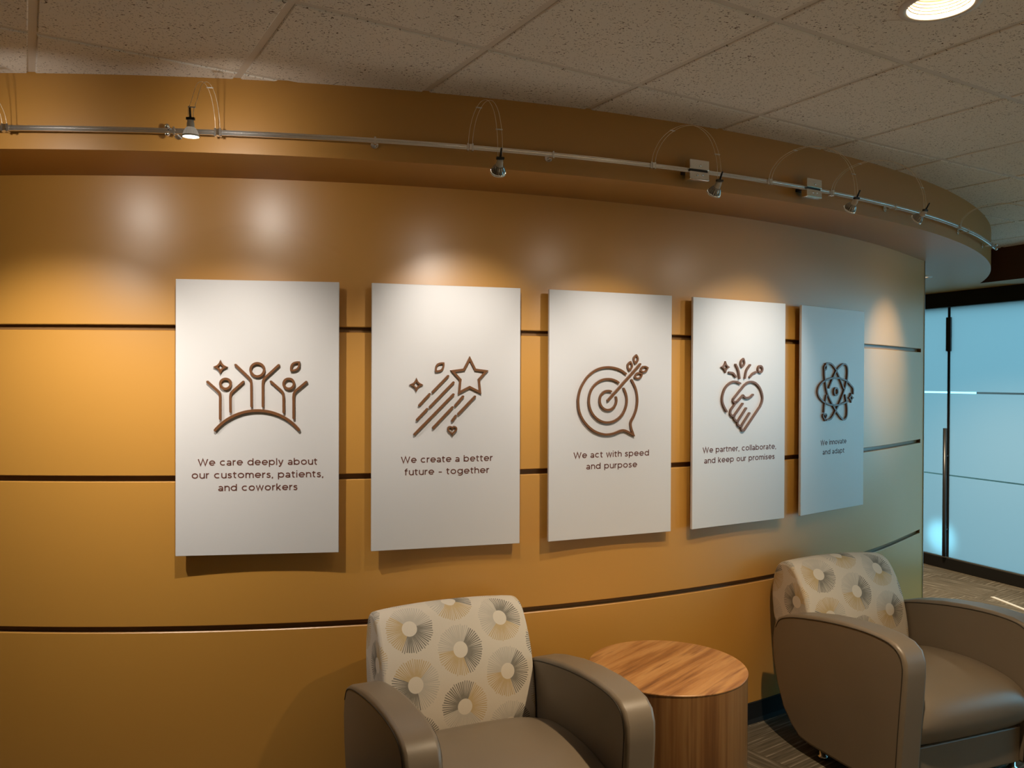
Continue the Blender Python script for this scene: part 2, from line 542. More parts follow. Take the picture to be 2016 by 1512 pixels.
def build_wall():
    bm = bmesh.new()
    hw, dp, ch = 0.0105, 0.022, 0.003
    prof, mi = [], []
    z = 0.0
    for gz in GROOVES:
        prof += [((0, z), (0, gz - hw - ch)), ((0, gz - hw - ch), (-ch, gz - hw)), ((-ch, gz - hw), (-dp, gz - hw)), ((-dp, gz - hw), (-dp, gz + hw)), ((-dp, gz + hw), (-ch, gz + hw)), ((-ch, gz + hw), (0, gz + hw + ch))]
        mi += [0, 0, 1, 1, 1, 0]
        z = gz + hw + ch
    prof.append(((0, z), (0, Z_SOFFIT))); mi.append(0)
    path = WP + [(S_0 + S_T * (S_LEN - 0.062) * k / 6, S_N) for k in range(1, 7)]
    strip_mesh(bm, path, prof, mi)
    # solid end stile, with the stopped ends of the grooves
    strip_mesh(bm, [(G_END, S_N), (WALL_END, S_N)], [((0, 0), (0, Z_SOFFIT))], [0])
    for gz in GROOVES:
        q = [(0, gz - hw - ch), (-dp, gz - hw - ch), (-dp, gz + hw + ch), (0, gz + hw + ch)]
        bm.faces.new([bm.verts.new((G_END.x + S_N.x * o, G_END.y + S_N.y * o, zz)) for o, zz in q]).material_index = 1
    # the far end and the back face
    th = 0.14
    strip_mesh(bm, [(WALL_END, S_N), (WALL_END - S_N * th, S_N)], [((0, 0), (0, Z_SOFFIT))], [0], False)
    back = [(WALL_END - S_N * th, S_N)] + [(S_0 - S_N * th, S_N)] + [(p - n * th, n) for p, n in WP[::-1]]
    strip_mesh(bm, back, [((0, 0), (0, Z_SOFFIT))], [0])
    o = link_mesh('wall_back', bm, [M_WALL, M_GROOVE])
    tag(o, kind='structure')
    # metal edge trim
    bm = bmesh.new()
    c = WALL_END - S_N * (th / 2) + S_T * 0.004
    add_obox(bm, (c.x, c.y, Z_SOFFIT / 2), (S_T.x, S_T.y, 0), (S_N.x, S_N.y, 0), (0, 0, 1), 0.004, th / 2 + 0.004, Z_SOFFIT / 2 - 0.001)
    tag(link_mesh('trim_1', bm, M_STEEL), kind='structure')
    # black rubber base
    bm = bmesh.new()
    prof = [((0.0, 0.098), (0.006, 0.095)), ((0.006, 0.095), (0.006, 0.018)), ((0.006, 0.018), (0.016, 0.002)), ((0.016, 0.002), (0.016, 0.0))]
    strip_mesh(bm, path + [(WALL_END, S_N)], [(b, a) for a, b in prof][::-1])
    tag(link_mesh('baseboard_back', bm, M_BASE), kind='structure')
build_wall()

# curved soffit over the wall, joined to the dropped beam along the glass
BULK = 0.39
def bulk_pt(t): return glass_pt(t, BULK)
def circle_line():
    best = None
    for i in range(6000):
        t = T_NEAR + (T_FAR - T_NEAR) * i / 6000
        p = bulk_pt(t)
        d = abs((p - Vector((CX, CY))).length - R_SOFFIT)
        if p.x > 3.2 and (best is None or d < best[0]): best = (d, t, p)
    return best[1], best[2]
T_JOIN, P_JOIN = circle_line()
PHI_END = atan2(P_JOIN.x - CX, CY - P_JOIN.y)
SP = [(arc_pt(PHI0 + (PHI_END - PHI0) * i / 140, R_SOFFIT), Vector((sin(PHI0 + (PHI_END - PHI0) * i / 140), -cos(PHI0 + (PHI_END - PHI0) * i / 140)))) for i in range(141)]
def build_soffit():
    bm = bmesh.new()
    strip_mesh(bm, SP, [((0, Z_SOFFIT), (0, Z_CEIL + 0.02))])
    # underside: from the fascia back over the wall to the glass
    inner = [(CX + (R_WALL - 0.2) * sin(PHI0 + (PHI_END - PHI0) * i / 140), CY - (R_WALL - 0.2) * cos(PHI0 + (PHI_END - PHI0) * i / 140)) for i in range(141)]
    a = [bm.verts.new((p.x, p.y, Z_SOFFIT)) for p, n in SP]
    b = [bm.verts.new((x, y, Z_SOFFIT)) for x, y in inner]
    for i in range(140):
        bm.faces.new((a[i], b[i], b[i + 1], a[i + 1]))
    g1 = glass_pt(T_JOIN - 0.15, -0.05); g2 = glass_pt(T_FAR, -0.05)
    far = [P_JOIN, g1, g2, Vector((-4.3, g2.y))]
    back = bm.verts.new((inner[-1][0], inner[-1][1], Z_SOFFIT))
    vs_ = [bm.verts.new((p.x, p.y, Z_SOFFIT)) for p in far]
    hub = bm.verts.new((inner[0][0], inner[0][1], Z_SOFFIT))
    bm.faces.new((vs_[0], back, vs_[2], vs_[1]))
    # area behind the curved wall, fanned from its far corner
    ii = [bm.verts.new((x, y, Z_SOFFIT)) for x, y in inner]
    c = bm.verts.new((inner[-1][0] - 1.5, g2.y, Z_SOFFIT))
    for i in range(140): bm.faces.new((ii[i], c, ii[i + 1]))
    bm.faces.new((ii[-1], c, bm.verts.new((g2.x, g2.y, Z_SOFFIT))))
    bmesh.ops.recalc_face_normals(bm, faces=bm.faces[:])
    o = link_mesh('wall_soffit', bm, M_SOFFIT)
    for p in o.data.polygons: p.use_smooth = abs(p.normal.z) < 0.5
    tag(o, kind='structure')
build_soffit()

def build_bulkhead():
    bm = bmesh.new()
    a, b = bulk_pt(T_NEAR), P_JOIN
    strip_mesh(bm, [(a, GLASS_N), (b, GLASS_N)], [((0, Z_SOFFIT), (0, Z_CEIL + 0.02))], [0], False)
    c, d = glass_pt(T_NEAR, -0.05), glass_pt(T_JOIN - 0.15, -0.05)
    f = bm.faces.new([bm.verts.new((p.x, p.y, Z_SOFFIT)) for p in (a, b, d, c)]); f.material_index = 1
    e, g = glass_pt(T_NEAR, -0.06), glass_pt(T_FAR, -0.06)
    f = bm.faces.new([bm.verts.new((p.x, p.y, z)) for p, z in ((e, Z_SOFFIT), (g, Z_SOFFIT), (g, 2.9), (e, 2.9))])
    bmesh.ops.recalc_face_normals(bm, faces=bm.faces[:])
    tag(link_mesh('wall_bulkhead', bm, [M_BROWN, M_OFFWALL]), kind='structure')
build_bulkhead()

# floor (runs on under the glass) and the closed sides of the room
bm = bmesh.new()
bm.faces.new([bm.verts.new(v) for v in ((-6, 0.2, 0), (14, 0.2, 0), (14, 15, 0), (-6, 15, 0))])
f = bm.faces.new([bm.verts.new(v) for v in ((-6, -4.5, 0), (14, -4.5, 0), (14, 0.2, 0), (-6, 0.2, 0))]); f.material_index = 1  # unseen pale floor added behind the camera to bounce light up
tag(link_mesh('floor', bm, [M_CARPET, M_BOUNCE_FLOOR]), kind='structure')

def wall_panel(name, p, q, z0, z1, m, th=0.08):
    bm = bmesh.new()
    p, q = Vector(p), Vector(q); d = (q - p).normalized(); n = Vector((-d.y, d.x)); c = (p + q) / 2
    add_obox(bm, (c.x, c.y, (z0 + z1) / 2), (d.x, d.y, 0), (n.x, n.y, 0), (0, 0, 1), (q - p).length / 2, th / 2, (z1 - z0) / 2)
    return tag(link_mesh(name, bm, m), kind='structure')
GN = glass_pt(T_NEAR); GF = glass_pt(T_FAR)
wall_panel('wall_left', (-4.35, -2.4), (-4.35, GF.y + 0.1), 0, 2.9, M_DIMWALL)
wall_panel('wall_front', (-4.4, -2.4), (GN.x + 0.1, -2.4), 0, 2.9, M_PALEWALL)  # unseen plain wall added behind the camera to bounce light back
wall_panel('wall_right', (GN.x + 0.05, -2.4), (GN.x + 0.05, GN.y + 0.02), 0, 2.9, M_PALEWALL)
wall_panel('wall_far', (-4.4, GF.y + 0.05), (GF.x + 0.05, GF.y + 0.05), 0, 2.9, M_OFFWALL)
wall_panel('wall_outside', (9.6, 8.0), (8.62, 15.0), 0, 2.2, M_BROWN)

# ------------------------------------------------------------------ ceiling of tegular tiles
YA = 0.541
E1 = Vector((cos(YA), sin(YA))); E2 = Vector((sin(YA), -cos(YA)))
G_O = Vector((-1.444, 2.444)); TS = 0.61
CANS = [(3, 2), (3, 6), (7, 6), (3, 10), (6, 10)]  # only the first is in view, the others are added to fill the room
def tile_pt(i, j): return G_O + E1 * (i * TS) + E2 * (j * TS)
CAN_R = 0.094

def in_room(p):
    if p.x < -4.9 or p.y < -3.9: return False
    if p.x > GN.x + 0.4: return False
    if (p - glass_pt(0, BULK)).dot(GLASS_N) < -0.42: return False
    d = p - Vector((CX, CY))
    return d.length > R_SOFFIT - 0.5

def build_ceiling():
    bm = bmesh.new()
    bar, drop, bv = 0.0115, 0.0045, 0.0035
    zb = Z_CEIL + drop            # face of the grid bars
    for i in range(-14, 16):
        for j in range(-14, 16):
            c = tile_pt(i + 0.5, j + 0.5)
            if not in_room(c): continue
            o0 = TS / 2; o1 = TS / 2 - bar; o2 = o1 - bv
            def sq(h, z): return [bm.verts.new((*(c + E1 * (h * sx) + E2 * (h * sy)), z)) for sx, sy in ((-1, -1), (1, -1), (1, 1), (-1, 1))]
            A, B, B2, C = sq(o0, zb), sq(o1, zb), sq(o1, Z_CEIL + bv * 0.8), sq(o2, Z_CEIL)
            for P, Q, mi in ((A, B, 1), (B, B2, 0), (B2, C, 0)):
                for k in range(4):
                    bm.faces.new((P[k], P[(k + 1) % 4], Q[(k + 1) % 4], Q[k])).material_index = mi
            if (i, j) in CANS:
                N = 48
                ring = [bm.verts.new((*(c + E1 * (CAN_R * cos(2 * pi * k / N - 3 * pi / 4)) + E2 * (CAN_R * sin(2 * pi * k / N - 3 * pi / 4))), Z_CEIL)) for k in range(N)]
                q = N // 4
                for s in range(4):
                    for k in range(q):
                        bm.faces.new((C[s], ring[(s * q + k + 1) % N], ring[s * q + k]))
                    bm.faces.new((C[s], C[(s + 1) % 4], ring[((s + 1) * q) % N]))
            else:
                bm.faces.new(C)
    bmesh.ops.recalc_face_normals(bm, faces=bm.faces[:])
    for f in bm.faces:
        if f.normal.z > 0.1: f.normal_flip()
    # the structural deck above keeps the daylight out
    zt = 2.95
    pts = [(-4.5, -2.6), (GN.x + 0.2, -2.6), (GN.x + 0.2, GN.y), tuple(glass_pt(T_FAR, -0.1)), (-4.5, GF.y + 0.2)]
    bm.faces.new([bm.verts.new((x, y, zt)) for x, y in pts])
    tag(link_mesh('ceiling', bm, [M_CEIL, M_TBAR]), kind='structure')
build_ceiling()

def build_can(i, j, label, power, cone):
    c = tile_pt(i + 0.5, j + 0.5)
    root = empty('recessed_downlight', (c.x, c.y, Z_CEIL))
    tag(root, label, 'downlight', 'recessed round downlights in the ceiling tiles')
    bm = bmesh.new()
    add_lathe(bm, [(0.082, 0.004), (0.0835, -0.005), (0.092, -0.007), (0.104, -0.004), (0.106, 0.0)], 56)
    link_mesh('trim_ring', bm, M_TRIM_WHITE, root)
    bm = bmesh.new()
    prof = []
    n = 13
    for k in range(n):
        r = 0.082 - 0.030 * k / n; z = 0.004 + 0.105 * k / n
        prof += [(r, z), (r - 0.0007, z + 0.105 / n * 0.78), (r - 0.0030, z + 0.105 / n * 0.8)]
    add_lathe(bm, prof, 56, smooth=False)
    link_mesh('stepped_baffle', bm, M_BAFFLE, root)
    bm = bmesh.new()
    add_lathe(bm, [(0.0, 0.092), (0.024, 0.094), (0.042, 0.102), (0.050, 0.112)], 40)
    link_mesh('lamp', bm, M_CANLAMP, root)
    spot_light('downlight_beam', (c.x, c.y, Z_CEIL + 0.085), (0, 0, -1), power, cone, 0.8, 0.035, CAN_COLOR)
    return root
can_labels = ['lit recessed downlight with ribbed cream baffle, above the right end of the track',
              'added fill downlight in the middle of the ceiling, right of the camera',
              'added fill downlight beside the clear glass panes',
              'added fill downlight in front of the pale front wall, left one of the pair',
              'added fill downlight in front of the pale front wall, right one of the pair']
for (i, j), lb in zip(CANS, can_labels): build_can(i, j, lb, CAN_POWER * {(3, 2): 2.2, (3, 6): 0.8, (7, 6): 0.6}.get((i, j), 3.4), 112 if j < 8 else 84)

def build_soffit_can(x, y, label):
    root = empty('soffit_downlight', (x, y, Z_SOFFIT))
    tag(root, label, 'downlight')
    bm = bmesh.new()
    add_lathe(bm, [(0.078, -0.001), (0.080, -0.006), (0.092, -0.008), (0.104, -0.005), (0.106, 0.0)], 48)
    link_mesh('trim_ring', bm, M_TRIM_WHITE, root)
    bm = bmesh.new()
    add_lathe(bm, [(0.0, -0.0055), (0.05, -0.005), (0.0795, -0.002)], 48)
    link_mesh('lens', bm, M_CANLENS, root)
    spot_light('soffit_downlight_beam', (x, y, Z_SOFFIT - 0.02), (0, 0, -1), CAN_POWER * 3.6, 125, 0.8, 0.06, CAN_COLOR)
build_soffit_can(3.045, 6.115, 'downlight in the low soffit behind the end of the orange wall')

# ------------------------------------------------------------------ frosted glass partition
def glass_box(bm, t0, t1, z0, z1, off=0.0, th=0.006, mi=0):
    c = glass_pt((t0 + t1) / 2, off)
    add_obox(bm, (c.x, c.y, (z0 + z1) / 2), (GLASS_D.x, GLASS_D.y, 0), (GLASS_N.x, GLASS_N.y, 0), (0, 0, 1), (t1 - t0) / 2, th, (z1 - z0) / 2, mi)

Z_SILL, Z_HEAD = 0.108, 2.312
CLEAR = ((0.829, 0.012), (1.561, 0.016))
def build_glass():
    bm = bmesh.new()
    glass_box(bm, T_NEAR, T_FAR, Z_HEAD, Z_SOFFIT + 0.01, 0.0, 0.05)
    glass_box(bm, T_NEAR, T_FAR, 0.0, Z_SILL - 0.012, 0.0, 0.03)
    w = tag(link_mesh('window_1', bm, M_BLACK), kind='structure')
    bm = bmesh.new()
    glass_box(bm, T_NEAR, T_FAR, Z_SILL - 0.012, Z_SILL, 0.0, 0.022)
    link_mesh('sill_channel', bm, M_STEEL, w)
    joints = [-4.2, -2.7, -0.9, 0.70, 2.0, 3.4]
    edges = [T_NEAR] + joints + [T_FAR]
    for a, b in zip(edges, edges[1:]):
        z = Z_SILL
        bm = bmesh.new()
        for gz, h in CLEAR:
            glass_box(bm, a + 0.004, b - 0.004, z, gz - h / 2, 0.0, 0.0005); z = gz + h / 2
        glass_box(bm, a + 0.004, b - 0.004, z, Z_HEAD, 0.0, 0.0005)
        # single thin sheets: keep only the face towards the room
        clear = b < 0
        link_mesh('clear_pane' if clear else 'frosted_pane', one_sided(bm), M_CLEAR if clear else M_FROST, w)
        bm = bmesh.new()
        for gz, h in CLEAR: glass_box(bm, a + 0.004, b - 0.004, gz - h / 2, gz + h / 2, 0.0, 0.0005)
        link_mesh('clear_strip', one_sided(bm), M_CLEAR, w)
    for t in joints:
        bm = bmesh.new(); glass_box(bm, t - 0.011, t + 0.011, Z_SILL, Z_HEAD, 0.0, 0.006)
        link_mesh('glass_joint', bm, M_BLACK, w)
    t = 0.70
    bm = bmesh.new(); glass_box(bm, t - 0.024, t + 0.024, 1.925, 2.225, 0.0, 0.016)
    bevel(link_mesh('patch_hinge', bm, M_DARKSTEEL, w), 0.004)
    p = glass_pt(t, 0.045)
    bm = bmesh.new(); add_tube(bm, [(p.x, p.y, 0.115), (p.x, p.y, 1.245)], 0.016, 12)
    for z in (0.35, 1.0):
        q = glass_pt(t, 0.0); add_tube(bm, [(p.x, p.y, z), (q.x, q.y, z)], 0.009, 8)
    link_mesh('pull_bar', bm, M_DARKSTEEL, w)

def one_sided(bm):
    n3 = Vector((GLASS_N.x, GLASS_N.y, 0))
    bm.normal_update()
    kill = [f for f in bm.faces if f.normal.dot(n3) < 0.9]
    bmesh.ops.delete(bm, geom=kill, context='FACES')
    return bm
build_glass()
# added spot outside, makes the bright reflection at the foot of the glass
_s = glass_pt(1.05, -1.3); _e = glass_pt(0.77, 0.0)
spot_light('reflection_spot', (_s.x, _s.y, 0.62), (_e.x - _s.x, _e.y - _s.y, 0.27 - 0.62), 230, 15, 0.95, 0.05, (0.22, 0.75, 1.0))

# beige strip laid on the carpet as a streak of light by the glass door
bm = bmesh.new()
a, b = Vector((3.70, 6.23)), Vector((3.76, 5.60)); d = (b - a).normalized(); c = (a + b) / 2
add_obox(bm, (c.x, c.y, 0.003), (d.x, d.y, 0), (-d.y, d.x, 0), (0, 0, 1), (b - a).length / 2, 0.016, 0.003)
tag(link_mesh('light_streak', bm, M_STRIP), kind='structure')

# ================================================================== light rail, feeds and lamps on the soffit
RAIL_OFF, RAIL_Z = 0.055, 2.497
R_RAIL = R_SOFFIT + RAIL_OFF
def rail_pt(phi, dr=0.0, z=RAIL_Z):
    p = arc_pt(phi, R_RAIL + dr); return Vector((p.x, p.y, z))
def phi_of(x): return math.asin((x - CX) / R_RAIL)

def build_rail():
    p0 = rail_pt(phi_of(-1.0))
    root = empty('light_rail', (0, 0, 0))
    tag(root, 'silver curved light rail running along the golden soffit', 'light rail')
    bm = bmesh.new()
    N = 150; a0, a1 = PHI0 + 0.03, phi_of(3.02)
    path = []
    for i in range(N + 1):
        ph = a0 + (a1 - a0) * i / N
        path.append((arc_pt(ph, R_RAIL), Vector((sin(ph), -cos(ph)))))
    h, w, g = 0.0085, 0.0035, 0.0016
    sec = [(w, RAIL_Z - h), (w, RAIL_Z - g), (w - 0.002, RAIL_Z - g), (w - 0.002, RAIL_Z + g), (w, RAIL_Z + g), (w, RAIL_Z + h), (-w, RAIL_Z + h), (-w, RAIL_Z - h), (w, RAIL_Z - h)]
    strip_mesh(bm, path, list(zip(sec, sec[1:])))
    for p, n in (path[0], path[-1]):
        bm.faces.new([bm.verts.new((p.x + n.x * o, p.y + n.y * o, z)) for o, z in sec[:-1]])
    bmesh.ops.recalc_face_normals(bm, faces=bm.faces[:])
    link_mesh('rail_bar', bm, M_CHROME, root)
    for x in (-3.4, -2.5, -1.14, -0.481, 0.149, 1.83, 2.52, 2.93):
        ph = phi_of(x); n = Vector((sin(ph), -cos(ph), 0)); t = Vector((cos(ph), sin(ph), 0)); c = rail_pt(ph)
        bm = bmesh.new()
        add_tube(bm, [c - n * (RAIL_OFF - 0.001), c - n * 0.004], 0.0045, 10)
        add_tube(bm, [c - n * (RAIL_OFF), c - n * (RAIL_OFF - 0.006)], 0.014, 16)
        add_obox(bm, c, t, n, (0, 0, 1), 0.0035, 0.006, 0.0135)
        o = link_mesh('standoff', bm, M_CHROME, root)
        bevel(o, 0.001, 1)
    for x, in ((-1.158,), (2.99,)):
        ph = phi_of(x); n = Vector((sin(ph), -cos(ph), 0)); c = rail_pt(ph)
        bm = bmesh.new()
        for s in (-1, 1):
            bmesh.ops.create_uvsphere(bm, u_segments=14, v_segments=8, radius=0.0085, matrix=Matrix.Translation(c + n * 0.012 + Vector((0, 0, s * 0.0125))))
        link_mesh('rail_knob', bm, M_MIRROR, root, smooth=True)
build_rail()

def build_feed(x, label, wd=0.094, ht=0.078):
    ph = phi_of(x); c = rail_pt(ph)
    root = empty('power_feed', c, ph)
    tag(root, label, 'power feed', 'square chrome power feeds on the light rail')
    bm = bmesh.new()
    add_box(bm, -wd / 2, wd / 2, -0.014, 0.020, 0.004, ht / 2 + 0.004)
    bevel(link_mesh('upper_housing', bm, M_MIRROR, root), 0.003)
    bm = bmesh.new()
    add_box(bm, -wd / 2, wd / 2, -0.014, 0.020, -ht / 2 + 0.002, -0.004)
    bevel(link_mesh('lower_housing', bm, M_MIRROR, root), 0.003)
    bm = bmesh.new()
    add_box(bm, -wd / 2 + 0.004, wd / 2 - 0.004, -0.009, 0.054, -0.006, 0.006)
    link_mesh('clamp_block', bm, M_LEVER, root)
    for q, z in ((0.002, 0.020), (-0.012, -0.018), (0.014, -0.016)):
        bm = bmesh.new()
        add_lathe(bm, [(0.0, -0.0165), (0.0042, -0.016), (0.0050, -0.012)], 12, axis_from=(q, 0, z), axis=(0, 1, 0))
        link_mesh('set_screw', bm, M_CHROME, root)
build_feed(0.736, 'chrome square power feed on the rail, above the handshake heart sign')
build_feed(1.302, 'smaller looking chrome power feed further right on the rail')

LOOP = [(0.004, 0.006), (0.022, 0.046), (0.070, 0.082), (0.140, 0.098), (0.220, 0.094), (0.310, 0.064), (0.385, 0.004), (0.425, -0.075), (0.434, -0.150)]
def build_lamp(x, out_dir, length, target, power, label, lit=False, rise=1.0, fall=1.0, angle=62, spill=None, beam=None):
    """lamp head hung on two bowed wires from a clamp on the rail"""
    ph = phi_of(x); base = rail_pt(ph)
    n = Vector((out_dir[0], out_dir[1], 0)).normalized(); t = Vector((-n.y, n.x, 0))
    k = length / 0.434
    root = empty('track_lamp', base)
    tag(root, label, 'track lamp', 'wire arm spot lamps on the light rail')
    loc = lambda s, z: Vector((n.x * s * k, n.y * s * k, z * rise if z > 0 else z * fall))
    rn = Vector((sin(ph), -cos(ph), 0)); rt = Vector((cos(ph), sin(ph), 0))
    bm = bmesh.new()
    for s in (-1, 1): add_obox(bm, rt * (s * 0.0085), rt, rn, (0, 0, 1), 0.0035, 0.0085, 0.0135)
    bevel(link_mesh('rail_clamp', bm, M_CHROME, root), 0.001, 1)
    bm = bmesh.new()
    add_obox(bm, Vector((0, 0, 0)), rt, rn, (0, 0, 1), 0.0045, 0.010, 0.0105)
    link_mesh('clamp_screw', bm, M_MIRROR, root)
    ctr = catmull([loc(s, z) for s, z in LOOP], 5)
    for s in (-1, 1):
        bm = bmesh.new(); add_tube(bm, [p + t * (s * 0.0075) for p in ctr], 0.00085, 6)
        link_mesh('arm_wire', bm, M_WIRE, root)
    for i in (15, 34):
        p = ctr[min(i, len(ctr) - 1)]
        bm = bmesh.new(); add_tube(bm, [p - t * 0.0105, p + t * 0.0105], 0.0022, 8)
        link_mesh('wire_spacer', bm, M_CERAMIC, root)
    end = ctr[-1]
    head = Vector(target) - (base + end)
    a = head.normalized()
    bm = bmesh.new()
    add_obox(bm, end - Vector((0, 0, 0.002)), t, n, (0, 0, 1), 0.012, 0.005, 0.0035)
    lv = (Vector((0, 0, 1)) * 0.8 - a * 0.55 + n * 0.35).normalized()
    add_tube(bm, [end + Vector((0, 0, -0.002)), end + lv * 0.030], [0.0036, 0.0028], 8)
    link_mesh('lever', bm, M_LEVER, root)
    o = end - Vector((0, 0, 0.006))
    bm = bmesh.new(); add_lathe(bm, [(0.0, 0.0), (0.0085, 0.0), (0.0105, 0.010), (0.0115, 0.022)], 20, axis_from=o, axis=a)
    link_mesh('socket', bm, M_CERAMIC, root)
    bm = bmesh.new()
    nb = 40
    prof = [(0.0105, 0.020), (0.0155, 0.025), (0.0200, 0.033), (0.0228, 0.041), (0.0240, 0.045)]
    s_ = a.orthogonal().normalized(); t_ = a.cross(s_)
    rings = []
    for r, h in prof:
        rings.append([bm.verts.new(o + a * h + (s_ * cos(2 * pi * q / nb) + t_ * sin(2 * pi * q / nb)) * (r * (0.955 if q % 2 else 1.0))) for q in range(nb)])
    for A, B in zip(rings, rings[1:]):
        for q in range(nb): bm.faces.new((A[q], A[(q + 1) % nb], B[(q + 1) % nb], B[q]))
    link_mesh('reflector', bm, M_LIT_BODY if lit else M_REFLECTOR, root)
    bm = bmesh.new(); add_lathe(bm, [(0.0236, 0.0435), (0.0252, 0.0450), (0.0252, 0.0485), (0.0232, 0.0490)], 40, axis_from=o, axis=a)
    link_mesh('glass_rim', bm, M_RIM, root)
    bm = bmesh.new(); add_lathe(bm, [(0.0236, 0.0465), (0.012, 0.0478), (0.0, 0.0482)], 40, axis_from=o, axis=a)
    link_mesh('lens', bm, M_LIT if power > 0 else M_DULL, root)
    if power > 0:
        spot_light('track_lamp_beam', base + o + a * 0.056, beam or a, power, angle, 1.0, 0.014, SPOT_COLOR)
        spot_light('track_lamp_spill', base + o + a * 0.056, spill or a, (power if spill is None else 14) * 0.07, 112, 1.0, 0.02, SPOT_COLOR)
    return base + o, a

def rn_at(x):
    ph = phi_of(x); return (sin(ph), -cos(ph))
# (clamp x on the rail, direction of the arm, reach, aim point, power)
def lamps():
    n = rn_at(-1.69)
    build_lamp(-1.69, n, 0.40, (-1.74, 3.12, 1.24), 56, 'lamp beyond the left end of the rail in view, over the bare orange wall', lit=True, angle=90)
    b, a = build_lamp(-0.998, (0.125, -1.0), 0.345, (-0.955, 2.47, 1.40), 54, 'glowing white spot lamp hanging over the leftmost sign', lit=True, rise=1.15, fall=0.40, angle=92, spill=(0, 1, -0.5), beam=(-0.12, 0.52, -0.98))
    spot_light('lamp_back_glow', b + Vector((0.0, 0.03, 0.0)), (0.0, 1.0, -0.20), 5.0, 142, 1.0, 0.012, SPOT_COLOR)
    n = rn_at(-1.69)
    spot_light('lamp_back_glow', Vector((-1.66, 2.36, 2.43)), (0.0, 1.0, -0.20), 5.0, 142, 1.0, 0.012, SPOT_COLOR)
    build_lamp(-0.154, rn_at(-0.154), 0.437, (-0.20, 3.30, 1.70), 36, 'spot lamp on a bowed wire above the shooting star sign', angle=64)
    build_lamp(0.542, rn_at(0.542), 0.422, (0.40, 3.55, 1.56), 35, 'spot lamp beside the larger chrome power feed', angle=66)
    build_lamp(1.074, rn_at(1.074), 0.434, (0.95, 3.80, 1.60), 14, 'spot lamp with wide wire bow left of the smaller feed', angle=62)
    build_lamp(1.412, rn_at(1.412), 0.434, (1.14, 3.905, 1.70), 31, 'spot lamp second from the right end of the rail, right of the smaller feed', angle=62)
    build_lamp(2.412, rn_at(2.412), 0.43, (2.19, 4.75, 1.78), 38, 'rightmost spot lamp, its wire bow crossing the ceiling tiles', angle=50)
lamps()

